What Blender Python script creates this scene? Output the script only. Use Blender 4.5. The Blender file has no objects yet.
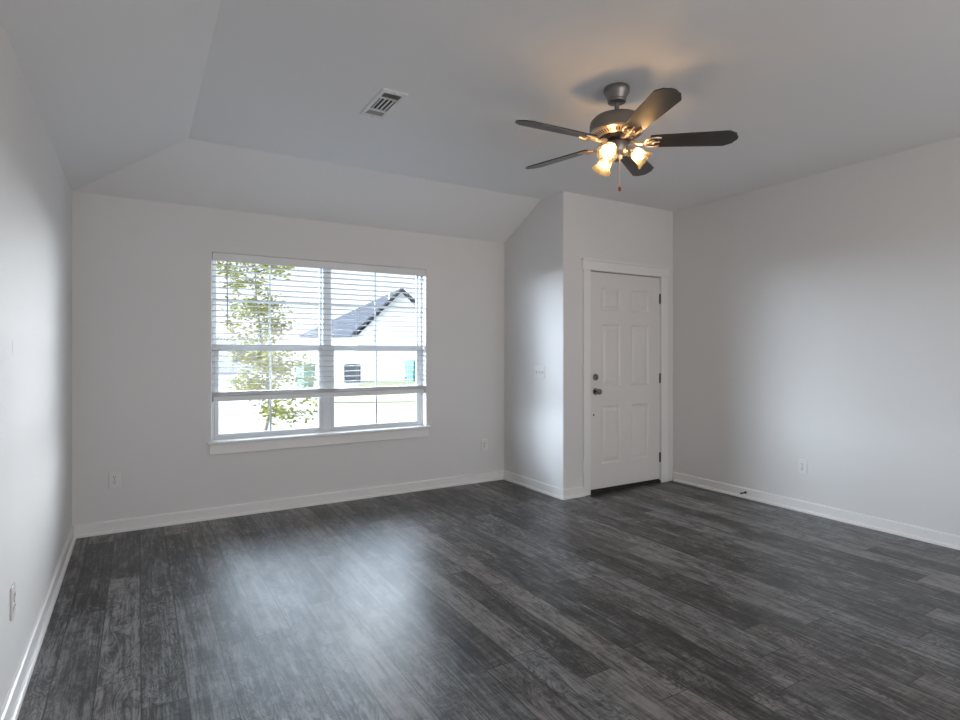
import bpy, bmesh, math, random
from mathutils import Vector, Matrix
random.seed(7)
C = bpy.context.scene.collection
SC = bpy.context.scene
R = math.radians

# ------------------------------------------------------------------ dimensions (metres)
XL, XR, YB, XB, YF = -0.399, 4.680, 4.910, 3.247, 3.954
XC, YC, H1, H2 = 0.289, 4.277, 2.438, 2.744
YR = -3.2                                   # rear wall of the open plan room
WX0, WX1, WZ0, WZ1 = 0.498, 2.353, 0.603, 2.095   # front window opening
DX0, DX1, DZ1 = 3.545, 4.503, 2.068         # door opening

# ------------------------------------------------------------------ camera
cam = bpy.data.cameras.new('camera'); co = bpy.data.objects.new('camera', cam); C.objects.link(co)
co.location = (0, 0, 1.3104)
co.rotation_euler = (R(90), 0, R(-31.037))
cam.sensor_fit = 'HORIZONTAL'; cam.sensor_width = 36
cam.lens = 568.2/960*36
cam.shift_y = (351.98-360)/960*1.0
cam.clip_start = .03; cam.clip_end = 400
SC.camera = co

# ------------------------------------------------------------------ world, sun, exposure
W = bpy.data.worlds.new('sky'); SC.world = W; W.use_nodes = True
wn = W.node_tree; wn.nodes.clear()
def N(t, kind, **kw):
    n = t.nodes.new(kind)
    for k, v in kw.items(): setattr(n, k, v)
    return n
g = N(wn, 'ShaderNodeTexCoord'); sx = N(wn, 'ShaderNodeSeparateXYZ'); wn.links.new(g.outputs['Generated'], sx.inputs[0])
mr = N(wn, 'ShaderNodeMapRange'); mr.inputs['From Min'].default_value = -1; mr.inputs['From Max'].default_value = 1
wn.links.new(sx.outputs['Z'], mr.inputs['Value'])
rp = N(wn, 'ShaderNodeValToRGB'); wn.links.new(mr.outputs['Result'], rp.inputs[0])
e = rp.color_ramp.elements
e[0].position = 0.0; e[0].color = (.44, .42, .40, 1)
e[1].position = 1.0; e[1].color = (.52, .70, 1.0, 1)
for p_, c_ in ((.485, (.46, .45, .44, 1)), (.505, (.93, .97, 1.0, 1)), (.62, (.80, .90, 1.0, 1))):
    k = rp.color_ramp.elements.new(p_); k.color = c_
bg = N(wn, 'ShaderNodeBackground'); wn.links.new(rp.outputs[0], bg.inputs['Color']); bg.inputs['Strength'].default_value = 1.5
wo = N(wn, 'ShaderNodeOutputWorld'); wn.links.new(bg.outputs[0], wo.inputs['Surface'])

def light(name, kind, loc, rot, energy, color=(1, 1, 1), **kw):
    d = bpy.data.lights.new(name, kind); d.energy = energy; d.color = color
    for k, v in kw.items(): setattr(d, k, v)
    o = bpy.data.objects.new(name, d); C.objects.link(o); o.location = loc; o.rotation_euler = rot
    return o
def sun_from(name, az, el, energy, ang, color):
    """az = compass angle of the source right of +Y (the window's outward direction), el = its height, ang = how wide it is"""
    o = light(name, 'SUN', (0, 0, 20), (0, 0, 0), energy, color, angle=R(ang))
    d = Vector((math.sin(R(az))*math.cos(R(el)), math.cos(R(az))*math.cos(R(el)), math.sin(R(el))))
    o.rotation_euler = (-d).to_track_quat('-Z', 'Y').to_euler()
    return o
COOL = (.76, .87, 1.0)
sun_from('sun', -92, 42, 2.6, 1, (1.0, .95, .86))
# added wide suns, standing in for low daylight through the front window
sun_from('fill_sun_ahead', 14, 26, 6.6, 44, (.70, .84, 1.0))
sun_from('fill_sun_right', 34, 4.5, 9.2, 34, (.90, .95, 1.0))
sun_from('fill_sun_far_right', 52, 4.5, 4.6, 34, (.90, .95, 1.0))
sun_from('fill_sun_left', -42, 9, 14.5, 42, COOL)
sun_from('fill_sun_far_left', -68, 9, 17.0, 44, COOL)
# sky portal at the front window (adds no light, only guides the sampling of the sky) and an added fill lamp in the rear opening, behind the camera
pw = light('front_window_portal', 'AREA', ((WX0+WX1)/2, YB+.16, (WZ0+WZ1)/2), (R(-90), 0, 0), 1, shape='RECTANGLE', size=WX1-WX0, size_y=WZ1-WZ0)
pw.data.cycles.is_portal = True
rear_fill = light('rear_fill_light', 'AREA', (2.3, YR-.02, 1.16), (R(90+47), 0, 0), 112, (1.0, .98, .96), shape='RECTANGLE', size=3.5, size_y=2.2)

SC.view_settings.view_transform = 'Standard'; SC.view_settings.look = 'None'
SC.view_settings.gamma = 1; SC.view_settings.use_curve_mapping = False
SC.view_settings.exposure = 0.0
SC.cycles.max_bounces = 10; SC.cycles.diffuse_bounces = 6; SC.cycles.glossy_bounces = 4
SC.cycles.transmission_bounces = 6; SC.cycles.transparent_max_bounces = 12
SC.cycles.use_denoising = True; SC.cycles.sample_clamp_indirect = 6
SC.cycles.caustics_reflective = False; SC.cycles.caustics_refractive = False

# ------------------------------------------------------------------ materials
def mat(name, col, rough=.5, metal=0, spec=.5, bump=None, var=None):
    m = bpy.data.materials.new(name); m.use_nodes = True
    t = m.node_tree; b = t.nodes['Principled BSDF']
    b.inputs['Base Color'].default_value = (*col, 1); b.inputs['Roughness'].default_value = rough
    b.inputs['Metallic'].default_value = metal; b.inputs['Specular IOR Level'].default_value = spec
    tc = N(t, 'ShaderNodeTexCoord')
    if bump:
        nz = N(t, 'ShaderNodeTexNoise'); nz.inputs['Scale'].default_value = bump[0]; nz.inputs['Detail'].default_value = 3
        t.links.new(tc.outputs['Object'], nz.inputs['Vector'])
        bp = N(t, 'ShaderNodeBump'); bp.inputs['Strength'].default_value = bump[1]; bp.inputs['Distance'].default_value = bump[2]
        t.links.new(nz.outputs['Fac'], bp.inputs['Height']); t.links.new(bp.outputs[0], b.inputs['Normal'])
    if var:                                   # slow tone variation: (scale, amount)
        nz = N(t, 'ShaderNodeTexNoise'); nz.inputs['Scale'].default_value = var[0]; nz.inputs['Detail'].default_value = 4
        t.links.new(tc.outputs['Object'], nz.inputs['Vector'])
        mx = N(t, 'ShaderNodeMix', data_type='RGBA'); t.links.new(nz.outputs['Fac'], mx.inputs[0])
        mx.inputs[6].default_value = (*[c*(1-var[1]) for c in col], 1); mx.inputs[7].default_value = (*[min(1, c*(1+var[1])) for c in col], 1)
        t.links.new(mx.outputs[2], b.inputs['Base Color'])
    return m
M = {}
M['wall'] = mat('wall_paint', (.70, .69, .685), .62, bump=(230, .12, .004), var=(1.3, .012))
M['ceiling'] = mat('ceiling_paint', (.80, .79, .79), .8, bump=(160, .15, .004), var=(1.1, .012))
M['trim'] = mat('white_semigloss_trim', (.78, .77, .765), .32, var=(3, .01))
M['door'] = mat('white_door_paint', (.70, .68, .665), .38, bump=(300, .05, .002), var=(2, .01))
M['vinyl'] = mat('white_window_vinyl', (.64, .66, .68), .35, var=(4, .01))
M['blind'] = mat('white_blind_slat', (.74, .75, .76), .38, var=(6, .01))
M['slat'] = mat('shaded_white_slat', (.48, .49, .50), .45, var=(6, .01))  # darker copy of the blind's white, the slats' shade put into the colour
M['plastic'] = mat('white_plastic', (.74, .73, .72), .3, var=(20, .01))
M['slot'] = mat('dark_slot', (.03, .03, .03), .6, var=(40, .1))
M['nickel'] = mat('satin_nickel', (.24, .23, .22), .22, 1, var=(30, .06))
M['bronze'] = mat('dark_hinge_metal', (.10, .09, .085), .4, 1, var=(30, .1))
M['threshold'] = mat('dark_threshold', (.018, .016, .015), .6, var=(8, .15))
M['pewter'] = mat('brushed_pewter', (.24, .225, .215), .42, .85, bump=(400, .05, .001), var=(12, .06))
M['brass'] = mat('antique_brass', (.62, .48, .36), .35, .85, var=(25, .08))
M['duct'] = mat('dark_duct', (.02, .02, .02), .9, var=(10, .1))
M['vent'] = mat('white_vent_enamel', (.72, .71, .70), .4, var=(12, .02))
M['grille'] = mat('grey_vent_louver', (.35, .34, .34), .5, var=(12, .04))
M['rubber'] = mat('black_rubber', (.015, .015, .015), .5, var=(60, .1))

def scuffed_wall():                          # the left wall carries one short grey scuff
    m = M['wall'].copy(); m.name = 'wall_paint_with_scuff'; t = m.node_tree; b = t.nodes['Principled BSDF']
    src = b.inputs['Base Color'].links[0].from_socket
    tc = N(t, 'ShaderNodeTexCoord'); mp = N(t, 'ShaderNodeMapping', vector_type='POINT')
    t.links.new(tc.outputs['Object'], mp.inputs[0])
    mp.inputs['Location'].default_value = (0, -2.698/.010, -1.329/.034); mp.inputs['Scale'].default_value = (0, 1/.010, 1/.034)
    ln = N(t, 'ShaderNodeVectorMath', operation='LENGTH'); t.links.new(mp.outputs[0], ln.inputs[0])
    r_ = N(t, 'ShaderNodeMapRange'); r_.inputs['From Min'].default_value = .5; r_.inputs['From Max'].default_value = 1.1
    r_.inputs['To Min'].default_value = .45; r_.inputs['To Max'].default_value = 0
    t.links.new(ln.outputs['Value'], r_.inputs['Value'])
    mx = N(t, 'ShaderNodeMix', data_type='RGBA'); t.links.new(r_.outputs[0], mx.inputs[0]); t.links.new(src, mx.inputs[6])
    mx.inputs[7].default_value = (.3, .3, .3, 1); t.links.new(mx.outputs[2], b.inputs['Base Color'])
    return m
M['wall_scuff'] = scuffed_wall()

def glass():
    m = bpy.data.materials.new('window_glass'); m.use_nodes = True; t = m.node_tree; t.nodes.clear()
    tr = N(t, 'ShaderNodeBsdfTransparent'); tr.inputs[0].default_value = (.97, .98, .98, 1)
    gl = N(t, 'ShaderNodeBsdfGlossy'); gl.inputs['Roughness'].default_value = .02
    lw = N(t, 'ShaderNodeLayerWeight'); lw.inputs[0].default_value = .5           # same from both sides of the pane
    fa = N(t, 'ShaderNodeMath', operation='POWER'); t.links.new(lw.outputs['Facing'], fa.inputs[0]); fa.inputs[1].default_value = 5
    fb = N(t, 'ShaderNodeMath', operation='MULTIPLY_ADD'); t.links.new(fa.outputs[0], fb.inputs[0]); fb.inputs[1].default_value = .6; fb.inputs[2].default_value = .03
    mx = N(t, 'ShaderNodeMixShader'); t.links.new(fb.outputs[0], mx.inputs[0]); t.links.new(tr.outputs[0], mx.inputs[1]); t.links.new(gl.outputs[0], mx.inputs[2])
    o = N(t, 'ShaderNodeOutputMaterial'); t.links.new(mx.outputs[0], o.inputs[0]); return m
M['glass'] = glass()

def emit(name, col, s):
    m = bpy.data.materials.new(name); m.use_nodes = True; t = m.node_tree; t.nodes.clear()
    em = N(t, 'ShaderNodeEmission'); em.inputs[0].default_value = (*col, 1); em.inputs[1].default_value = s
    o = N(t, 'ShaderNodeOutputMaterial'); t.links.new(em.outputs[0], o.inputs[0]); return m
M['bulb'] = emit('lit_bulb', (1.0, .81, .60), 540)

def shade():
    m = bpy.data.materials.new('frosted_amber_glass'); m.use_nodes = True; t = m.node_tree; t.nodes.clear()
    tl = N(t, 'ShaderNodeBsdfTranslucent'); df = N(t, 'ShaderNodeBsdfDiffuse'); tp = N(t, 'ShaderNodeBsdfTransparent'); gl = N(t, 'ShaderNodeBsdfGlossy')
    tc = N(t, 'ShaderNodeTexCoord'); nz = N(t, 'ShaderNodeTexNoise'); nz.inputs['Scale'].default_value = 30; nz.inputs['Detail'].default_value = 4
    t.links.new(tc.outputs['Object'], nz.inputs['Vector'])
    cr = N(t, 'ShaderNodeValToRGB'); cr.color_ramp.elements[0].color = (.105, .088, .062, 1); cr.color_ramp.elements[1].color = (.12, .102, .075, 1)
    t.links.new(nz.outputs['Fac'], cr.inputs[0])
    t.links.new(cr.outputs[0], tl.inputs[0]); t.links.new(cr.outputs[0], df.inputs[0]); tp.inputs[0].default_value = (.9, .76, .56, 1); gl.inputs['Roughness'].default_value = .15
    a = N(t, 'ShaderNodeMixShader'); a.inputs[0].default_value = .45; t.links.new(tl.outputs[0], a.inputs[1]); t.links.new(df.outputs[0], a.inputs[2])
    b = N(t, 'ShaderNodeMixShader'); b.inputs[0].default_value = .46; t.links.new(a.outputs[0], b.inputs[1]); t.links.new(tp.outputs[0], b.inputs[2])
    c = N(t, 'ShaderNodeMixShader'); c.inputs[0].default_value = .0; t.links.new(b.outputs[0], c.inputs[1]); t.links.new(gl.outputs[0], c.inputs[2])
    o = N(t, 'ShaderNodeOutputMaterial'); t.links.new(c.outputs[0], o.inputs[0]); return m
M['shade'] = shade()

def mnode(t, op, a, b=None, c=None):
    n = N(t, 'ShaderNodeMath', operation=op)
    for i, v in enumerate((a, b, c)):
        if v is None: continue
        if isinstance(v, (int, float)): n.inputs[i].default_value = v
        else: t.links.new(v, n.inputs[i])
    return n.outputs[0]

def ramp(t, src, stops):
    r_ = N(t, 'ShaderNodeValToRGB'); t.links.new(src, r_.inputs[0])
    el = r_.color_ramp.elements
    while len(el) < len(stops): el.new(.5)
    for k, (p_, c_) in zip(el, stops): k.position = p_; k.color = (*c_, 1)
    return r_.outputs[0]

def floor_mat(PW=.152, PL=1.22):
    m = bpy.data.materials.new('grey_wood_plank'); m.use_nodes = True; t = m.node_tree; b = t.nodes['Principled BSDF']; L = t.links.new
    tc = N(t, 'ShaderNodeTexCoord'); s = N(t, 'ShaderNodeSeparateXYZ'); L(tc.outputs['Object'], s.inputs[0])
    X, Y = s.outputs['X'], s.outputs['Y']
    xu = mnode(t, 'DIVIDE', mnode(t, 'ADD', X, 3.03), PW); row = mnode(t, 'FLOOR', xu); fx = mnode(t, 'FRACT', xu)
    w1 = N(t, 'ShaderNodeTexWhiteNoise', noise_dimensions='1D'); L(row, w1.inputs['W'])
    yu = mnode(t, 'ADD', mnode(t, 'DIVIDE', Y, PL), mnode(t, 'MULTIPLY', w1.outputs['Value'], 7.0)); colm = mnode(t, 'FLOOR', yu); fy = mnode(t, 'FRACT', yu)
    cb = N(t, 'ShaderNodeCombineXYZ'); L(row, cb.inputs[0]); L(colm, cb.inputs[1])
    w2 = N(t, 'ShaderNodeTexWhiteNoise', noise_dimensions='2D'); L(cb.outputs[0], w2.inputs['Vector'])
    idv = w2.outputs['Value']; idc = N(t, 'ShaderNodeSeparateColor'); L(w2.outputs['Color'], idc.inputs[0])
    def vec(ax, ay, k):
        c = N(t, 'ShaderNodeCombineXYZ'); L(mnode(t, 'MULTIPLY', X, ax), c.inputs[0]); L(mnode(t, 'MULTIPLY', Y, ay), c.inputs[1]); L(mnode(t, 'MULTIPLY', idv, k), c.inputs[2]); return c.outputs[0]
    def noise(v, sc, det, rough=.55, dist=0):
        n = N(t, 'ShaderNodeTexNoise'); L(v, n.inputs['Vector']); n.inputs['Scale'].default_value = sc; n.inputs['Detail'].default_value = det
        n.inputs['Roughness'].default_value = rough; n.inputs['Distortion'].default_value = dist; return n.outputs['Fac']
    cath = noise(vec(11, 2.6, 61), 1.0, 3, .5, .9)                  # broad field whose contour lines make the cathedral figure
    rings = mnode(t, 'PINGPONG', mnode(t, 'MULTIPLY', cath, 15), .5)
    rings = mnode(t, 'POWER', mnode(t, 'MULTIPLY', rings, 2.0), .45)     # narrow dark growth lines
    rings = mnode(t, 'ADD', mnode(t, 'MULTIPLY', mnode(t, 'SUBTRACT', rings, .72), mnode(t, 'ADD', .25, idc.outputs[2])), .5)
    fine = noise(vec(190, 12, 97), 1.0, 5, .7)
    blot = noise(vec(13, 5.0, 23), 1.0, 7, .70, .6)
    streak = noise(vec(62, 2.6, 45), 1.0, 5, .68, .4)
    saw = noise(vec(8, 95, 12), 1.0, 3, .6)                             # short cross scratches of sawn boards
    v = mnode(t, 'MULTIPLY', mnode(t, 'SUBTRACT', rings, .5), .55)
    v = mnode(t, 'ADD', v, mnode(t, 'MULTIPLY', mnode(t, 'SUBTRACT', fine, .5), 1.0))
    v = mnode(t, 'ADD', v, mnode(t, 'MULTIPLY', mnode(t, 'SUBTRACT', blot, .5), 1.8))
    v = mnode(t, 'ADD', v, mnode(t, 'MULTIPLY', mnode(t, 'SUBTRACT', streak, .5), 1.7))
    v = mnode(t, 'ADD', v, mnode(t, 'MULTIPLY', mnode(t, 'SUBTRACT', saw, .5), .5))
    v = mnode(t, 'ADD', v, mnode(t, 'MULTIPLY', mnode(t, 'SUBTRACT', idv, .5), .52))
    v = mnode(t, 'ADD', v, .5)
    colr = ramp(t, v, [(.0, (.010, .010, .0105)), (.36, (.048, .047, .048)), (.62, (.118, .115, .116)), (1.0, (.235, .231, .230))])
    # warm / cool tint per plank
    tint = ramp(t, idc.outputs[1], [(0, (1.06, .98, .92)), (.5, (1, 1, 1)), (1, (.95, 1.0, 1.03))])
    mx = N(t, 'ShaderNodeMix', data_type='RGBA', blend_type='MULTIPLY'); mx.inputs[0].default_value = 1; L(colr, mx.inputs[6]); L(tint, mx.inputs[7])
    ex = mnode(t, 'MULTIPLY', mnode(t, 'MINIMUM', fx, mnode(t, 'SUBTRACT', 1, fx)), PW)
    ey = mnode(t, 'MULTIPLY', mnode(t, 'MINIMUM', fy, mnode(t, 'SUBTRACT', 1, fy)), PL)
    edge = mnode(t, 'MINIMUM', ex, ey)
    gap = N(t, 'ShaderNodeMapRange'); L(edge, gap.inputs['Value']); gap.inputs['From Min'].default_value = .0008; gap.inputs['From Max'].default_value = .0034; gap.inputs['To Min'].default_value = .18
    m2 = N(t, 'ShaderNodeMix', data_type='RGBA', blend_type='MULTIPLY'); m2.inputs[0].default_value = 1; L(mx.outputs[2], m2.inputs[6])
    cg = N(t, 'ShaderNodeCombineColor'); [L(gap.outputs[0], cg.inputs[i]) for i in range(3)]; L(cg.outputs[0], m2.inputs[7])
    L(m2.outputs[2], b.inputs['Base Color'])
    wear = noise(vec(2.2, 2.0, 0), 1.0, 4, .6)
    rg = mnode(t, 'ADD', mnode(t, 'MULTIPLY', wear, .16), mnode(t, 'ADD', mnode(t, 'MULTIPLY', fine, .14), .22))
    L(rg, b.inputs['Roughness']); b.inputs['Specular IOR Level'].default_value = .5
    hgt = mnode(t, 'ADD', mnode(t, 'MULTIPLY', fine, .5), mnode(t, 'ADD', mnode(t, 'MULTIPLY', blot, .5), mnode(t, 'MULTIPLY', saw, .35)))
    bp = N(t, 'ShaderNodeBump'); bp.inputs['Strength'].default_value = .55; bp.inputs['Distance'].default_value = .002; L(hgt, bp.inputs['Height']); L(bp.outputs[0], b.inputs['Normal'])
    return m
M['floor'] = floor_mat()

def wood(name, c0, c1, rough):
    m = bpy.data.materials.new(name); m.use_nodes = True; t = m.node_tree; b = t.nodes['Principled BSDF']
    tc = N(t, 'ShaderNodeTexCoord'); mp = N(t, 'ShaderNodeMapping'); mp.inputs['Scale'].default_value = (3, 60, 60); t.links.new(tc.outputs['Object'], mp.inputs[0])
    nz = N(t, 'ShaderNodeTexNoise'); nz.inputs['Scale'].default_value = 1; nz.inputs['Detail'].default_value = 5; t.links.new(mp.outputs[0], nz.inputs['Vector'])
    t.links.new(ramp(t, nz.outputs['Fac'], [(.3, c0), (.7, c1)]), b.inputs['Base Color']); b.inputs['Roughness'].default_value = rough; b.inputs['Coat Weight'].default_value = .4; b.inputs['Coat Roughness'].default_value = .36
    return m
M['blade'] = wood('espresso_wood_blade', (.010, .007, .006), (.024, .017, .013), .40)

# outdoors
M['concrete'] = mat('pale_concrete', (.30, .295, .29), .9, var=(.6, .12))
M['asphalt'] = mat('pale_street', (.40, .40, .40), .9, var=(.3, .12))
M['lawn'] = mat('dry_lawn', (.24, .245, .125), 1, var=(1.5, .25))
M['siding'] = mat('white_siding', (.82, .82, .84), .7, var=(.5, .04))
M['shingle'] = mat('grey_shingle', (.031, .037, .053), .9, var=(3, .2))
M['far_glass'] = mat('dark_far_window', (.12, .13, .15), .2, var=(2, .1))
M['teal'] = mat('teal_plastic', (.045, .26, .24), .5, var=(4, .1))
M['ac'] = mat('grey_metal_cabinet', (.17, .18, .195), .5, var=(4, .1))
M['bark'] = mat('grey_bark', (.2, .18, .16), .9, var=(20, .3))
M['leaf'] = mat('yellow_green_leaf', (.23, .235, .032), .5, var=(2.2, .55))

# ------------------------------------------------------------------ mesh helpers
def finish(name, bm, m, parent=None, origin=(0, 0, 0), smooth=False, loc=None):
    """links bm (drawn in the frame of its parent) as one mesh object"""
    me = bpy.data.meshes.new(name); bmesh.ops.recalc_face_normals(bm, faces=bm.faces); bm.to_mesh(me); bm.free()
    mats = m if isinstance(m, (list, tuple)) else [m]
    for k in mats: me.materials.append(k)
    if smooth:
        for p in me.polygons: p.use_smooth = True
        me.set_sharp_from_angle(angle=R(35))
    o = bpy.data.objects.new(name, me); C.objects.link(o)
    if parent: o.parent = parent
    if loc is not None:
        me.transform(Matrix.Translation(-Vector(loc))); o.location = loc
    return o

def box(bm, lo, hi, bevel=0, seg=2):
    vs = [bm.verts.new((x, y, z)) for x in (lo[0], hi[0]) for y in (lo[1], hi[1]) for z in (lo[2], hi[2])]
    F = [(0, 1, 3, 2), (4, 6, 7, 5), (0, 4, 5, 1), (2, 3, 7, 6), (0, 2, 6, 4), (1, 5, 7, 3)]
    fs = [bm.faces.new([vs[i] for i in f]) for f in F]
    if bevel:
        es = list({e for f in fs for e in f.edges})
        bmesh.ops.bevel(bm, geom=es, offset=bevel, segments=seg, affect='EDGES', profile=.5)
    return bm

def prism(bm, pts, axis, a, b):
    """closed polygon pts (two coordinates) extruded along axis from a to b"""
    def v(p, t): return {'x': (t, p[0], p[1]), 'y': (p[0], t, p[1]), 'z': (p[0], p[1], t)}[axis]
    A = [bm.verts.new(v(p, a)) for p in pts]; B = [bm.verts.new(v(p, b)) for p in pts]; n = len(pts)
    bm.faces.new(A); bm.faces.new(B)
    for i in range(n): bm.faces.new((A[i], A[(i+1) % n], B[(i+1) % n], B[i]))

def lathe(bm, prof, seg=32, mtx=None, cap0=True, cap1=True):
    """prof = [(radius, z)] turned round Z"""
    mtx = mtx or Matrix(); rings = []
    for r_, z in prof:
        rings.append([bm.verts.new(mtx @ Vector((r_*math.cos(2*math.pi*i/seg), r_*math.sin(2*math.pi*i/seg), z))) for i in range(seg)])
    for a, b in zip(rings, rings[1:]):
        for i in range(seg): bm.faces.new((a[i], a[(i+1) % seg], b[(i+1) % seg], b[i]))
    if cap0: bm.faces.new(rings[0])
    if cap1: bm.faces.new(rings[-1])

def tube(bm, pts, rad, seg=8, caps=True):
    pts = [Vector(p) for p in pts]; rings = []
    rads = rad if isinstance(rad, (list, tuple)) else [rad]*len(pts)
    ref = Vector((0, 0, 1)) if abs((pts[1]-pts[0]).normalized().z) < .9 else Vector((1, 0, 0))
    for i, p in enumerate(pts):
        d = (pts[min(i+1, len(pts)-1)]-pts[max(i-1, 0)]).normalized()
        u = d.cross(ref).normalized(); w = u.cross(d)
        rings.append([bm.verts.new(p+rads[i]*(u*math.cos(2*math.pi*k/seg)+w*math.sin(2*math.pi*k/seg))) for k in range(seg)])
    for a, b in zip(rings, rings[1:]):
        for i in range(seg): bm.faces.new((a[i], a[(i+1) % seg], b[(i+1) % seg], b[i]))
    if caps: bm.faces.new(rings[0]); bm.faces.new(rings[-1])

def nb(): return bmesh.new()
def ball(bm, c, r_, sub=2):
    bmesh.ops.create_icosphere(bm, subdivisions=sub, radius=r_, matrix=Matrix.Translation(c))
def thing(name, label, cat, loc=(0, 0, 0), rz=0, group=None):
    o = bpy.data.objects.new(name, None); C.objects.link(o); o.location = loc; o.rotation_euler.z = rz; o.empty_display_size = .1
    return tag(o, label, cat, group)
def tag(o, label, cat, group=None, kind=None):
    o['label'] = label; o['category'] = cat
    if group: o['group'] = group
    if kind: o['kind'] = kind
    return o
def struct(o, label=None):
    o['kind'] = 'structure'
    if label: o['label'] = label
    return o
def copy_tree(o, parent=None):
    c = o.copy(); C.objects.link(c); c.parent = parent
    for ch in list(o.children): copy_tree(ch, c)
    return c

# ------------------------------------------------------------------ room shell
TH, TOP = .15, 2.95
bm = nb(); box(bm, (XL-TH, YR-TH, -.12), (XR+TH, YB+TH, 0)); struct(finish('floor', bm, M['floor']), 'dark grey wood plank floor, planks running towards the window wall')

bm = nb(); box(bm, (XL-TH, YR-TH, 0), (XL, YB+TH, TOP)); struct(finish('wall_left', bm, M['wall_scuff']), 'plain pale wall on the left, brightly lit by the window')
bm = nb(); box(bm, (XR, YR-TH, 0), (XR+TH, YB+TH, TOP)); struct(finish('wall_right', bm, M['wall']), 'plain pale wall on the right beside the door')

def ring_wall(bm, y0, y1, x0, x1, z0, z1, ax0, ax1, az0, az1, bev):
    """wall between y0 (room side) and y1 with one rectangular opening, its room-side edges rounded"""
    V = {}
    for yi, y in enumerate((y0, y1)):
        V[yi] = ([bm.verts.new(p) for p in ((x0, y, z0), (x1, y, z0), (x1, y, z1), (x0, y, z1))],
                 [bm.verts.new(p) for p in ((ax0, y, az0), (ax1, y, az0), (ax1, y, az1), (ax0, y, az1))])
    for i in range(4):
        j = (i+1) % 4
        for yi in (0, 1): o, n = V[yi]; bm.faces.new((o[i], o[j], n[j], n[i]))
        bm.faces.new((V[0][0][i], V[0][0][j], V[1][0][j], V[1][0][i])); bm.faces.new((V[0][1][i], V[0][1][j], V[1][1][j], V[1][1][i]))
    if bev:
        inner = set(V[0][1]); es = [e for e in bm.edges if e.verts[0] in inner and e.verts[1] in inner]
        bmesh.ops.bevel(bm, geom=es, offset=bev, segments=4, affect='EDGES', profile=.5)
bm = nb(); ring_wall(bm, YB, YB+TH, XL, XB+.12, 0, TOP, WX0, WX1, WZ0-.004, WZ1, .010)
struct(finish('wall_back', bm, M['wall']), 'pale end wall around the wide window')
bm = nb(); ring_wall(bm, YR, YR-TH, XL, XR, 0, TOP, .5, 4.1, .02, 2.3, 0)
struct(finish('wall_rear', bm, M['wall']))

# entry block: an L-shaped wall with a rounded corner, then the header and the strip right of the door
rc = .012
arc = [(XB+rc-rc*math.cos(a_), YF+rc-rc*math.sin(a_)) for a_ in [R(90*k/4) for k in range(5)]]
bm = nb(); prism(bm, [(XB, YB+TH)]+arc+[(DX0, YF), (DX0, YF+.12), (XB+.12, YF+.12), (XB+.12, YB+TH)], 'z', 0, TOP)
box(bm, (DX0, YF, DZ1), (DX1, YF+.12, TOP)); box(bm, (DX1, YF, 0), (XR, YF+.12, TOP))
struct(finish('wall_entry', bm, M['wall']), 'boxed-out pale entry wall that holds the white door')
bm = nb(); box(bm, (XB+.12, YB, 0), (XR, YB+TH, TOP)); struct(finish('wall_outer', bm, M['wall']))

bm = nb(); o_ = .10; sl = (H2-H1)/(XC-XL); sb = (H2-H1)/(YB-YC)
def cv(x, y, z): return bm.verts.new((x, y, z))
a1 = cv(XC, YR-o_, H2); a2 = cv(XR+o_, YR-o_, H2); a3 = cv(XR+o_, YC, H2); a4 = cv(XC, YC, H2)
b1 = cv(XL-o_, YR-o_, H1-sl*o_); b2 = cv(XL-o_, YB+o_, H1-sl*o_); b3 = cv(XR+o_, YB+o_, H1-sb*o_)
for f in ((a1, a4, a3, a2), (b1, b2, a4, a1), (b2, b3, a3, a4)): bm.faces.new(f)
for f in bm.faces: f.normal_update()
r_ = bmesh.ops.extrude_face_region(bm, geom=list(bm.faces))
bmesh.ops.translate(bm, verts=[v for v in r_['geom'] if isinstance(v, bmesh.types.BMVert)], vec=(0, 0, .1))
struct(finish('ceiling', bm, M['ceiling']), 'pale grey ceiling with sloped edges over the left and window walls')

# baseboards: profile = (distance from wall, height)
PROF = [(0, 0), (.029, 0), (.029, .010), (.026, .017), (.020, .021), (.015, .023), (.015, .078), (.013, .084), (.008, .088), (0, .090)]
def baseboard(name, axis, wall, sgn, s0, s1, k0, k1):
    """runs along axis from s0 to s1; sgn = direction out of the wall; k = +1 outer mitre, -1 inner mitre, 0 square"""
    bm = nb(); ends = []
    for s, k, d in ((s0, k0, -1), (s1, k1, 1)):
        ends.append([bm.verts.new((s+d*k*p, wall+sgn*p, z) if axis == 'x' else (wall+sgn*p, s+d*k*p, z)) for p, z in PROF])
    A, B = ends; n = len(PROF); bm.faces.new(A); bm.faces.new(B)
    for i in range(n): bm.faces.new((A[i], A[(i+1) % n], B[(i+1) % n], B[i]))
    return struct(finish(name, bm, M['trim']))
baseboard('baseboard_left', 'y', XL, 1, YR, YB, -1, -1)
baseboard('baseboard_back', 'x', YB, -1, XL, XB, -1, -1)
baseboard('baseboard_entry_side', 'y', XB, -1, YF, YB, 1, -1)
baseboard('baseboard_entry_front', 'x', YF, -1, XB, 3.474, 1, 0)
baseboard('baseboard_right', 'y', XR, -1, YR, YF, -1, -1)

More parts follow.
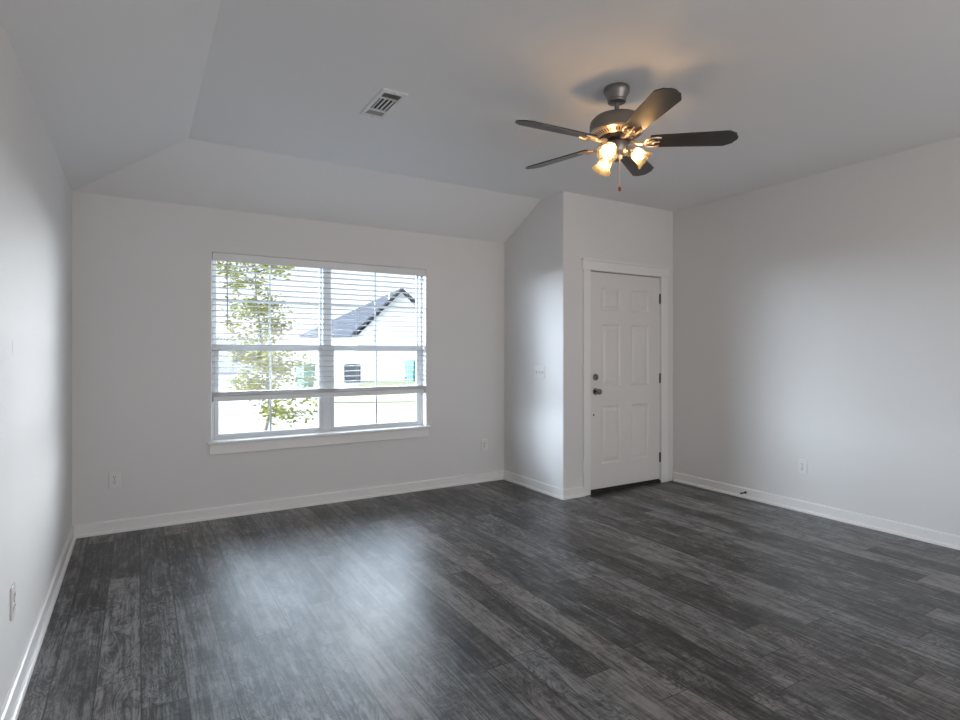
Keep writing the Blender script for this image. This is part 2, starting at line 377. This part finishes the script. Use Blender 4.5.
# ------------------------------------------------------------------ front window
y0 = 4.992
bm = nb()
for lo, hi in (((WX0, y0, WZ0), (WX0+.024, 5.06, WZ1)), ((WX1-.024, y0, WZ0), (WX1, 5.06, WZ1)), ((WX0+.024, y0, WZ0), (WX1-.024, 5.06, WZ0+.018)),
               ((WX0+.024, y0, WZ1-.022), (WX1-.024, 5.06, WZ1)), ((1.392, y0, WZ0+.018), (1.462, 5.06, WZ1-.022))): box(bm, lo, hi, .003, 1)
win = struct(finish('window_1', bm, M['vinyl']), 'wide white double window with two sliding sashes on each side')
win['category'] = 'window'
def rect_frame(bm, x0, x1, z0, z1, w, ya, yb, wb=None, wt=None):
    wb = wb or w; wt = wt or w
    box(bm, (x0, ya, z0), (x0+w, yb, z1), .003, 1); box(bm, (x1-w, ya, z0), (x1, yb, z1), .003, 1)
    box(bm, (x0+w, ya, z0), (x1-w, yb, z0+wb), .003, 1); box(bm, (x0+w, ya, z1-wt), (x1-w, yb, z1), .003, 1)
for x0, x1 in ((WX0+.024, 1.392), (1.462, WX1-.024)):
    for nm, z0, z1, w, ya, yb, wb, wt in (('upper_sash', 1.330, WZ1-.022, .020, 5.032, 5.056, .036, .022), ('lower_sash', WZ0+.018, 1.366, .034, 4.998, 5.026, .028, .042)):
        bm = nb(); rect_frame(bm, x0, x1, z0, z1, w, ya, yb, wb, wt); s_ = finish(nm, bm, M['vinyl'], win)
        gx0, gx1, gz0, gz1 = x0+w, x1-w, z0+wb, z1-wt; yc = (ya+yb)/2
        bm = nb(); box(bm, (gx0-.004, yc-.002, gz0-.004), (gx1+.004, yc+.002, gz1+.004)); finish('pane', bm, M['glass'], s_)
        bm = nb(); xm = (gx0+gx1)/2; zm = (gz0+gz1)/2 if nm == 'lower_sash' else 1.727
        box(bm, (xm-.008, yc+.003, gz0), (xm+.008, yc+.0055, gz1)); box(bm, (gx0, yc+.0032, zm-.008), (gx1, yc+.0053, zm+.008)); finish('muntin', bm, M['vinyl'], s_)
bm = nb(); box(bm, (.463, YB-.032, .583), (2.394, YB, .606), .006, 3); box(bm, (WX0+.001, YB-.01, .584), (WX1-.001, y0, .606)); finish('window_sill', bm, M['trim'], win)
bm = nb(); box(bm, (.476, YB-.016, .503), (2.374, YB+.001, .583), .003, 1); finish('apron', bm, M['trim'], win)

# made-up frame behind the camera, round the opening of the added fill lamp
bm = nb(); rect_frame(bm, .5, 4.1, .02, 2.3, .05, YR-.10, YR-.04); box(bm, (2.26, YR-.10, .07), (2.34, YR-.04, 2.25))
struct(finish('rear_fill_frame', bm, M['vinyl']), 'white frame added around the unseen rear fill lamp')

# blind
bl = thing('window_blind', 'white slatted window blind drawn three quarters down inside the wide window', 'blind', (1.4255, 4.955, WZ1))
def BX(bm, lo, hi, *a): o = bl.location; return box(bm, tuple(lo[i]-o[i] for i in range(3)), tuple(hi[i]-o[i] for i in range(3)), *a)
bm = nb(); BX(bm, (WX0+.012, 4.922, 2.045), (WX1-.012, 4.985, WZ1-.001), .003, 1); finish('headrail', bm, M['blind'], bl)
bm = nb(); BX(bm, (WX0+.004, 4.908, 2.030), (WX1-.004, 4.919, WZ1-.002), .003, 2); finish('valance', bm, M['blind'], bl)
SX0, SX1, sp = WX0+.007, WX1-.007, .0455
bm = nb(); nsl = 22
for i in range(nsl):
    zc = 2.006-i*sp; sag = random.uniform(-.001, .001)
    prof = []
    for k in range(5):
        u = -1+k/2; prof.append((.025*u, .0025*(1-u*u)-.0017*u))      # shallow crown, a small tilt up towards the room
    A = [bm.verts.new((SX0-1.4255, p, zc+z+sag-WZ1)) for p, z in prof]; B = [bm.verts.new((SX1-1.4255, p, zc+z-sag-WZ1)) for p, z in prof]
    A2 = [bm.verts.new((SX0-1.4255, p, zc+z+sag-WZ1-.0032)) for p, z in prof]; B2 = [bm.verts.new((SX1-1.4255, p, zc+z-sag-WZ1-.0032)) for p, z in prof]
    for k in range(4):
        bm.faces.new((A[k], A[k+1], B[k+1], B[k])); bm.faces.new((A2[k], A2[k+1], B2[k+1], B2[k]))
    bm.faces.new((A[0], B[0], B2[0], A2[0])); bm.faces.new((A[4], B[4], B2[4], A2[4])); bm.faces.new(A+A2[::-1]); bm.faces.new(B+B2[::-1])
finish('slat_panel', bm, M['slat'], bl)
bm = nb()
for k in range(5): BX(bm, (SX0, 4.931, .962+k*.0065), (SX1, 4.979, .966+k*.0065), .001, 1)
finish('stacked_slats', bm, M['blind'], bl)
bm = nb(); BX(bm, (SX0, 4.929, .918), (SX1, 4.981, .960), .008, 3); finish('bottom_rail', bm, M['blind'], bl)
for cx in (.66, 1.17, 1.69, 2.19):
    bm = nb()
    for yy in (4.9285, 4.9815): tube(bm, [(cx-1.4255, yy-4.955, 2.04-WZ1), (cx-1.4255, yy-4.955, .94-WZ1)], .0011, 5)
    finish('ladder_cord', bm, M['blind'], bl)
bm = nb(); tube(bm, [(.606-1.4255, 4.902-4.955, 2.035-WZ1), (.608-1.4255, 4.900-4.955, 1.515-WZ1)], .0042, 8); finish('tilt_wand', bm, M['ac'], bl)

# ------------------------------------------------------------------ door
bm = nb()
for lo, hi in (((3.472, YF-.016, 0), (3.556, YF, 2.066)), ((4.492, YF-.016, 0), (4.590, YF, 2.066))): box(bm, lo, hi, .003, 1)
box(bm, (3.460, YF-.020, 2.062), (4.602, YF, 2.146), .003, 1); box(bm, (3.452, YF-.030, 2.146), (4.610, YF, 2.164), .003, 1)
for lo, hi in (((DX0, YF, 0), (3.556, YF+.115, DZ1)), ((4.492, YF, 0), (DX1, YF+.115, DZ1)), ((3.556, YF, 2.060), (4.492, YF+.115, DZ1))): box(bm, lo, hi)
struct(finish('trim_1', bm, M['trim']), 'white casing with a flat head board around the door')['category'] = 'door casing'

dx0, dx1, dz0, dz1 = 3.560, 4.488, .040, 2.052
yf = YF+.004                                 # face of the slab, almost flush with the wall
bm = nb()
PX = [(3.705, 3.950), (4.088, 4.333)]; PZ = [(.265, .805), (.985, 1.572), (1.695, 1.912)]
xs = sorted([dx0, dx1]+[v for p in PX for v in p]); zs = sorted([dz0, dz1]+[v for p in PZ for v in p])
G = {(i, j): bm.verts.new((x, yf, z)) for i, x in enumerate(xs) for j, z in enumerate(zs)}
for i in range(len(xs)-1):
    for j in range(len(zs)-1):
        q = [G[i, j], G[i+1, j], G[i+1, j+1], G[i, j+1]]
        if (xs[i], xs[i+1]) in PX and (zs[j], zs[j+1]) in PZ:
            prev = q
            for ins, dep in ((.006, .003), (.016, .011), (.026, .011), (.052, .003)):
                c4 = [(xs[i]+ins, zs[j]+ins), (xs[i+1]-ins, zs[j]+ins), (xs[i+1]-ins, zs[j+1]-ins), (xs[i]+ins, zs[j+1]-ins)]
                cur = [bm.verts.new((x, yf+dep, z)) for x, z in c4]
                for k in range(4): bm.faces.new((prev[k], prev[(k+1) % 4], cur[(k+1) % 4], cur[k]))
                prev = cur
            bm.faces.new(prev)
        else: bm.faces.new(q)
back = [bm.verts.new((x, yf+.044, z)) for x, z in ((dx0, dz0), (dx1, dz0), (dx1, dz1), (dx0, dz1))]; bm.faces.new(back)
nx, nz_ = len(xs)-1, len(zs)-1
bm.faces.new([G[i, 0] for i in range(nx+1)]+[back[1], back[0]]); bm.faces.new([G[i, nz_] for i in range(nx+1)]+[back[2], back[3]])
bm.faces.new([G[0, j] for j in range(nz_+1)]+[back[3], back[0]]); bm.faces.new([G[nx, j] for j in range(nz_+1)]+[back[2], back[1]])
door = struct(finish('door_1', bm, M['door']), 'white six-panel entry door with satin knob and deadbolt'); door['category'] = 'door'
def ry(): return Matrix.Rotation(R(90), 4, 'X')      # turns +Z into -Y (out of the door)
for nm, x, z in (('door_knob', 3.629, .945), ('deadbolt', 3.629, 1.078)):
    T = Matrix.Translation((x, yf, z)) @ ry(); bm = nb()
    lathe(bm, [(.031, 0), (.033, .004), (.030, .009), (.014, .012)], 28, T)
    if nm == 'door_knob': lathe(bm, [(.011, .010), (.011, .030), (.020, .036), (.0265, .046), (.0275, .056), (.023, .065), (.012, .069)], 28, T)
    else:
        lathe(bm, [(.018, .010), (.017, .020), (.010, .022)], 24, T); box(bm, (x-.006, yf-.036, z-.017), (x+.006, yf-.018, z+.017), .003, 2)
    finish(nm, bm, M['nickel'], door, smooth=True)
bm = nb(); lathe(bm, [(.009, 0), (.009, .003), (.004, .005)], 16, Matrix.Translation((3.606, yf, .728)) @ ry()); finish('screw_cover', bm, M['bronze'], door)
for z in (1.842, 1.049, .256):
    bm = nb(); box(bm, (4.4785, yf-.003, z-.046), (4.4905, yf+.001, z+.046)); lathe(bm, [(.0062, -.050), (.0062, .050)], 12, Matrix.Translation((4.4895, yf-.006, z)))
    finish('hinge', bm, M['bronze'], door)
bm = nb(); box(bm, (3.557, YF-.006, 0), (4.491, YF+.11, .024), .004, 2); box(bm, (3.557, yf+.012, .024), (4.491, yf+.040, .0395)); struct(finish('trim_2', bm, M['threshold']), 'dark threshold strip under the door')

# ------------------------------------------------------------------ outlets and switch (local frame: x right, -y out of the wall, z up)
def plate_mesh(w, h): bm = nb(); box(bm, (-w/2, -.007, -h/2), (w/2, 0, h/2), .003, 3); return bm
GO = 'wall outlets of the room'
def make_outlet():
    r0 = finish('wall_outlet', plate_mesh(.072, .118), M['plastic'])
    for s in (-1, 1):
        bm = nb(); prism(bm, [(.0165*math.cos(R(a_)), .0145*max(-.85, min(.85, math.sin(R(a_))))+s*.0195) for a_ in range(0, 360, 15)], 'y', -.0095, -.006)
        rc_ = finish('receptacle', bm, M['plastic'], r0)
        bm = nb()
        for dx in (-.0065, .0065): box(bm, (dx-.0016, -.0099, s*.0195-.001), (dx+.0016, -.009, s*.0195+.0085))
        lathe(bm, [(.0028, .009), (.0028, .0099)], 10, Matrix.Translation((0, 0, s*.0195-.007)) @ Matrix.Rotation(R(90), 4, 'X')); finish('slot', bm, M['slot'], rc_)
    bm = nb(); lathe(bm, [(.0035, .006), (.0035, .0085)], 12, ry()); finish('screw', bm, M['nickel'], r0)
    return r0
o1 = make_outlet()
spots = [((-.147, YB, .381), 0, 'white wall outlet on the window wall left of the window'),
         ((3.002, YB, .369), 0, 'white wall outlet on the window wall near the entry block'),
         ((XR, 2.632, .369), R(-90), 'white wall outlet on the right wall'),
         ((XL, 2.684, .390), R(90), 'white wall outlet on the left wall in the foreground')]
for i, (l_, rz, lab) in enumerate(spots):
    o = o1 if i == 0 else copy_tree(o1)
    o.location = l_; o.rotation_euler.z = rz; tag(o, lab, 'outlet', GO)
sw = finish('light_switch', plate_mesh(.158, .116), M['plastic']); sw.location = (XB, 4.300, 1.120); sw.rotation_euler.z = R(-90)
tag(sw, 'white three-gang light switch plate on the side of the entry block', 'light switch')
for k, up in ((-1, 1), (0, -1), (1, 1)):
    bm = nb(); x = k*.046; box(bm, (x-.0055, -.0085, -.0125), (x+.0055, -.006, .0125), .001, 1); fr_ = finish('toggle_slot', bm, M['grille'], sw)
    bm = nb(); A = [(-.007, up*.002-.006), (-.022, up*.013-.004), (-.022, up*.013+.004), (-.007, up*.002+.006)]; prism(bm, A, 'x', x-.004, x+.004); finish('toggle', bm, M['plastic'], fr_)

# ------------------------------------------------------------------ door stop on the right baseboard
ds = thing('door_stop', 'small black spring door stop on the right baseboard near the door', 'door stop', (XR-.015, 3.135, .052), 0)
bm = nb(); lathe(bm, [(.011, 0), (.011, .006), (.006, .009)], 16, Matrix.Rotation(R(-90), 4, 'Y')); finish('base', bm, M['rubber'], ds)
bm = nb(); tube(bm, [(-.006-.00052*k, .0052*math.cos(k*.9), .0052*math.sin(k*.9)) for k in range(105)], .0016, 5); finish('spring', bm, M['rubber'], ds)
bm = nb(); lathe(bm, [(.006, .058), (.008, .060), (.008, .070), (.005, .073)], 16, Matrix.Rotation(R(-90), 4, 'Y')); finish('tip', bm, M['rubber'], ds)

# ------------------------------------------------------------------ ceiling register
vx0, vx1, vy0, vy1 = 1.136, 1.287, 2.910, 3.290
vt = thing('ceiling_vent', 'white rectangular air vent in the ceiling left of the fan', 'vent', ((vx0+vx1)/2, (vy0+vy1)/2, H2))
hw, hl = (vx1-vx0)/2, (vy1-vy0)/2
bm = nb(); iw, il = hw-.024, hl-.034
for s in (-1, 1):
    prism(bm, [(s*hw, 0), (s*hw, -.003), (s*(hw-.006), -.009), (s*iw, -.009), (s*iw, 0)], 'y', -hl, hl)
    prism(bm, [(s*hl, 0), (s*hl, -.003), (s*(hl-.006), -.009), (s*il, -.009), (s*il, 0)], 'x', -iw, iw)
for s in (-1, 1): box(bm, (-iw, s*(il-.066)-.007, -.009), (iw, s*(il-.066)+.007, -.001))
finish('frame', bm, M['vent'], vt)
bm = nb(); box(bm, (-iw, -il, -.0012), (iw, il, -.0002)); finish('duct', bm, M['duct'], vt)
bm = nb(); q = il-.073
for k in range(4):
    x = -iw+.014+k*(2*iw-.028)/3; prism(bm, [(x-.0035, -.0015), (x-.0022, -.0015), (x+.0028, -.0095), (x+.0015, -.0095)], 'y', -q, q)
finish('louver', bm, M['vent'], vt)
for s in (-1, 1):
    bm = nb()
    for k in range(5):
        y = s*(il-.006-k*.0125); prism(bm, [(y-s*.008, -.0015), (y-s*.0065, -.0015), (y+s*.0005, -.0095), (y-s*.001, -.0095)], 'x', -iw, iw)
    finish('louver', bm, M['grille'], vt)
for s in (-1, 1): bm = nb(); ball(bm, (0, s*(hl-.016), -.009), .004, 1); finish('screw', bm, M['nickel'], vt)

# ------------------------------------------------------------------ ceiling fan
FX, FY = 2.226, 2.260
fan = thing('ceiling_fan', 'five-blade ceiling fan with dark blades and three lit glass shades', 'ceiling fan', (FX, FY, H2))
def z_(z): return z-H2
bm = nb(); lathe(bm, [(.064, 0), (.068, -.006), (.068, -.024), (.064, -.034), (.048, -.066), (.050, -.070), (.048, -.080), (.030, -.086)], 40); finish('canopy', bm, M['pewter'], fan, smooth=True)
bm = nb(); lathe(bm, [(.0125, -.082), (.0125, -.150)], 20); lathe(bm, [(.022, -.138), (.024, -.148), (.024, -.152)], 20); finish('downrod', bm, M['pewter'], fan, smooth=True)
bm = nb(); lathe(bm, [(.030, -.146), (.085, -.152), (.122, -.166), (.140, -.186), (.145, -.204), (.145, -.236), (.140, -.243)], 56)
mh = finish('motor_housing', bm, M['pewter'], fan, smooth=True)
bm = nb(); lathe(bm, [(.140, -.243), (.139, -.250), (.131, -.256), (.098, -.268), (.094, -.272)], 56, cap0=False)
vr = finish('vent_ring', bm, M['brass'], mh, smooth=True)
bm = nb()
for k in range(48):
    a_ = 2*math.pi*k/48; T = Matrix.Rotation(a_, 4, 'Z')
    vs = [bm.verts.new(T @ Vector(p)) for p in ((.127, -.0035, -.2584), (.127, .0035, -.2584), (.103, .0028, -.2674), (.103, -.0028, -.2674))]; bm.faces.new(vs)
finish('slot', bm, M['slot'], vr)
bm = nb(); lathe(bm, [(.094, -.270), (.088, -.290), (.060, -.297)], 48); finish('flywheel', bm, M['bronze'], fan, smooth=True)
bm = nb(); lathe(bm, [(.040, -.292), (.056, -.298), (.058, -.312), (.055, -.345), (.046, -.362), (.030, -.372), (.024, -.392), (.012, -.400)], 40); finish('switch_housing', bm, M['pewter'], fan, smooth=True)

BZ = -.296                                   # height of the blades
def blade_bm():
    bm = nb(); out = [(.172, .048), (.205, .053), (.40, .061), (.574, .067), (.615, .042), (.616, .034), (.630, .012), (.632, 0)]
    pts = out+[(r_, -w) for r_, w in out[-2::-1]]
    T = Matrix.Rotation(R(-13), 4, 'X')
    A = [bm.verts.new(T @ Vector((r_, w, -.003))) for r_, w in pts]; B = [bm.verts.new(T @ Vector((r_, w, .003))) for r_, w in pts]; n = len(pts)
    bm.faces.new(A); bm.faces.new(B)
    for i in range(n): bm.faces.new((A[i], A[(i+1) % n], B[(i+1) % n], B[i]))
    return bm
def iron_bm():
    bm = nb(); T = Matrix.Rotation(R(-13), 4, 'X')
    def w(x, y, z): return T @ Vector((x, y, z))
    tube(bm, [(.070, 0, .006), (.095, 0, -.004), (.120, 0, -.013), (.145, 0, -.012), (.162, 0, -.008)], [.010, .011, .009, .009, .008], 10)
    for s in (-1, 1):
        tube(bm, [w(.150, 0, -.009)]+[w(.178-.030*math.cos(R(k)), s*.040*math.sin(R(k)), -.0085) for k in (30, 60, 90)]+[w(.205, s*.042, -.007), w(.228, s*.036, -.006)], [.006, .006, .006, .006, .006, .004], 8)
        tube(bm, [w(.162, 0, -.009), w(.178, s*.014, -.009), w(.190, s*.018, -.008), w(.200, s*.008, -.008)], .004, 8)
        ball(bm, w(.214, s*.040, -.006), .0065, 1)
    tube(bm, [w(.158, 0, -.009), w(.185, 0, -.009), w(.222, 0, -.007)], [.006, .005, .004], 8); ball(bm, w(.222, 0, -.006), .0065, 1)
    return bm
BA = [R(32+72*k+d) for k, d in enumerate((-3, 0, 0, 0, 3))]
b0 = finish('blade', blade_bm(), M['blade'], fan); i0 = finish('blade_iron', iron_bm(), M['brass'], b0, smooth=True)
b0.location = (0, 0, BZ); b0.rotation_euler.z = BA[0]
for a_ in BA[1:]:
    b = b0.copy(); C.objects.link(b); b.parent = fan; b.rotation_euler.z = a_
    i_ = i0.copy(); C.objects.link(i_); i_.parent = b

# lamp arms, each with a bell shade and a lit bulb; local +Z of the tilted frame points out of the shade's mouth
tocam = math.atan2(-FY, -FX)
def lamp(rel):
    a_ = tocam+R(rel)
    arm = bpy.data.objects.new('lamp_arm', None)
    T0 = Matrix.Rotation(a_, 4, 'Z')
    bm = nb(); tube(bm, [T0 @ Vector(p) for p in ((.036, 0, -.330), (.058, 0, -.326), (.070, 0, -.331), (.077, 0, -.341))], [.009, .008, .008, .010], 10)
    T = T0 @ Matrix.Translation((.076, 0, -.337)) @ Matrix.Rotation(R(180-50), 4, 'Y')
    lathe(bm, [(.016, -.006), (.021, 0), (.022, .014), (.018, .022)], 24, T)
    arm = finish('lamp_arm', bm, M['brass'], fan, smooth=True)
    bm = nb()
    prof = [(.021, .010), (.026, .018), (.0335, .032), (.0365, .048), (.0375, .064), (.0415, .080), (.050, .094), (.0565, .102)]
    lathe(bm, prof+[(r_-.0022, z) for r_, z in prof[::-1]], 36, T, cap0=False, cap1=False)
    sh = finish('lamp_shade', bm, M['shade'], arm, smooth=True)
    bm = nb(); bmesh.ops.create_uvsphere(bm, u_segments=16, v_segments=10, radius=.0175, matrix=T @ Matrix.Translation((0, 0, .056)) @ Matrix.Diagonal((1, 1, 1.35, 1)))
    lathe(bm, [(.010, .018), (.010, .036), (.013, .042)], 14, T)
    finish('bulb', bm, M['bulb'], arm, smooth=True)
for rel in (-19, 98, 213): lamp(rel)
ca = tocam+R(20); px, py = .046*math.cos(ca), .046*math.sin(ca)
bm = nb(); tube(bm, [(px, py, -.345), (px, py, -.545)], .0016, 6)
pc = finish('pull_chain', bm, M['brass'], fan)
bm = nb(); lathe(bm, [(.003, .012), (.0075, .004), (.0085, -.006), (.006, -.016), (.002, -.020)], 16, Matrix.Translation((px, py, -.555))); pk = finish('pull_knob', bm, mat('dark_red_wood', (.22, .035, .02), .35, var=(30, .2)), pc, smooth=True)

# ------------------------------------------------------------------ outdoors, seen through the window
GZ = -.28
bm = nb(); box(bm, (-60, YB+TH+.02, GZ-.3), (90, 120, GZ)); struct(finish('ground', bm, M['concrete']), 'pale concrete ground outside the window')
bm = nb()
pts = [(5.2, 17.5), (9.5, 15.5), (19.5, 22.0), (15.0, 26.5), (10.2, 28.2), (7.4, 24)]
prism(bm, pts, 'z', GZ, GZ+.03); tag(finish('lawn', bm, M['lawn']), 'dry yellowish lawn in front of the house outside', 'lawn', kind='stuff')

hs = thing('house', 'pale house with steep grey roof seen through the right half of the window', 'house', (13.1, 31.5, GZ))
def HV(p): return Vector(p)-Vector((13.1, 31.5, GZ))
A = HV((13.13, 30.6, 5.05)); B = HV((10.60, 32.14, 2.33)); B2 = HV((15.75, 29.2, 2.33)); Cc = HV((9.1, 38.2, 2.40)); D = HV((17.2, 36.6, 2.40))
bm = nb(); dn = Vector((0, 0, -.16))
def slab(*P):
    a = [bm.verts.new(p) for p in P]; b = [bm.verts.new(p+dn) for p in P]; bm.faces.new(a); bm.faces.new(b); n = len(P)
    for i in range(n): bm.faces.new((a[i], a[(i+1) % n], b[(i+1) % n], b[i]))
slab(A, B, Cc); slab(A, Cc, D); slab(A, D, B2); finish('roof', bm, M['shingle'], hs)
bm = nb(); k_ = .15
bA = A+Vector((.05, .25, -.25)); bB = B.lerp(B2, .06)+Vector((.05, .12, -.08)); bB2 = B2.lerp(B, .06)+Vector((.05, .12, -.08))
g1 = Vector((bB.x, bB.y, 0)); g2 = Vector((bB2.x, bB2.y, 0)); c1 = Vector((Cc.x+.5, Cc.y-.4, 0)); c2 = Vector((D.x-.5, D.y-.4, 0)); up = Vector((0, 0, 2.5))
v = [bm.verts.new(p) for p in (g1, g2, bB2, bA, bB, c1, c2, c1+up, c2+up)]
for f in ((0, 1, 2, 3, 4), (0, 5, 7, 4), (1, 2, 8, 6), (5, 6, 8, 7), (0, 1, 6, 5)): bm.faces.new([v[i] for i in f])
finish('wall', bm, M['siding'], hs)
bm = nb(); p = A.lerp(B, .25); tube(bm, [p, p+Vector((0, 0, .45))], .05, 8); finish('roof_vent', bm, M['siding'], hs)

h2 = thing('house', 'low pale house with windows seen behind the tree outside', 'house', (3.5, 46, GZ))
bm = nb(); box(bm, (-9, 0, 0), (5.0, 8, 2.7)); finish('wall', bm, M['siding'], h2)
bm = nb(); prism(bm, [(-.4, 2.6), (4, 3.6), (8.4, 2.6), (8.4, 2.75), (4, 3.75), (-.4, 2.75)], 'x', -9.4, 5.4); finish('roof', bm, M['siding'], h2)
for x in (.3, 2.6): bm = nb(); box(bm, (x, -.04, .9), (x+1.0, .02, 2.1)); finish('window', bm, M['far_glass'], h2)

def bin_(label, x, y, group):
    b = thing('wheelie_bin', label, 'bin', (x, y, GZ), R(20), group)
    bm = nb(); A = [bm.verts.new((sx_*.25, sy_*.26, 0)) for sx_, sy_ in ((-1, -1), (1, -1), (1, 1), (-1, 1))]; B = [bm.verts.new((sx_*.32, sy_*.36, 1.0)) for sx_, sy_ in ((-1, -1), (1, -1), (1, 1), (-1, 1))]
    bm.faces.new(A); bm.faces.new(B)
    for i in range(4): bm.faces.new((A[i], A[(i+1) % 4], B[(i+1) % 4], B[i]))
    finish('body', bm, M['teal'], b)
    bm = nb(); prism(bm, [(-.40, 1.0), (.38, 1.0), (.38, 1.06), (0, 1.12), (-.40, 1.05)], 'x', -.34, .34); finish('lid', bm, M['teal'], b)
    bm = nb(); tube(bm, [(-.28, .30, .12), (.28, .30, .12)], .11, 12); finish('wheel', bm, M['rubber'], b)
bin_('teal wheeled bin outside left of the window mullion', 6.56, 26.4, None)
bin_('teal wheeled bin outside near the right edge of the window', 13.1, 29.0, None)
ac = thing('air_conditioner', 'grey outdoor air conditioner unit standing by the pale house', 'air conditioner', (9.62, 29.4, GZ))
bm = nb(); box(bm, (-.46, -.46, 0), (.46, .46, .95), .03, 2); finish('cabinet', bm, M['ac'], ac)
bm = nb(); lathe(bm, [(.36, .95), (.36, .98), (.10, 1.0)], 24); finish('fan_grille', bm, M['ac'], ac)

# tree
tr = thing('tree', 'young tree with yellow-green leaves outside the left half of the window', 'tree', (1.64, 9.4, GZ))
rnd = random.Random(3); bm = nb()
trunk = [(0, 0, 0), (.05, 0, .25), (.14, .0, .62), (.12, .02, 1.1), (.04, .05, 1.7), (-.05, .05, 2.4), (-.08, .02, 3.1)]
tube(bm, trunk, [.034, .030, .027, .024, .020, .014, .007], 8); finish('trunk', bm, M['bark'], tr, smooth=True)
bm = nb(); tips = []
for i in range(46):
    t_ = rnd.uniform(.30, .98)*(len(trunk)-1); k = min(int(t_), len(trunk)-2); p0 = Vector(trunk[k]).lerp(Vector(trunk[k+1]), t_-k)
    a_ = rnd.uniform(0, 2*math.pi); ln = rnd.uniform(.35, .95)*(1.0-.35*(p0.z/3.2))
    drop = rnd.uniform(-.25, .45)*ln
    if p0.z < 1.0: drop = rnd.uniform(-.15, .25)*ln
    pm = p0+Vector((math.cos(a_)*ln*.5, math.sin(a_)*ln*.5, drop*.7)); pe = p0+Vector((math.cos(a_)*ln, math.sin(a_)*ln, drop))
    tube(bm, [p0, pm, pe], [.009, .006, .003], 5); tips.append((p0, pm, pe))
finish('branch', bm, M['bark'], tr)
bm = nb()
for p0, pm, pe in tips:
    for _ in range(80):
        u = rnd.random()**.7; q = p0.lerp(pm, u*2) if u < .5 else pm.lerp(pe, u*2-1)
        q = q+Vector([rnd.gauss(0, .075) for _ in range(3)])
        s = rnd.uniform(.032, .058); T = Matrix.Rotation(rnd.uniform(0, 6.28), 4, 'Z') @ Matrix.Rotation(rnd.uniform(-1.2, 1.2), 4, 'X') @ Matrix.Rotation(rnd.uniform(-.8, .8), 4, 'Y')
        L_ = [q+T @ Vector(p) for p in ((-s, 0, 0), (-.2*s, .5*s, .12*s), (s, 0, 0), (-.2*s, -.5*s, .12*s))]
        a, b, c, d = [bm.verts.new(p) for p in L_]; bm.faces.new((a, b, c)); bm.faces.new((a, c, d))
finish('foliage', bm, M['leaf'], tr)
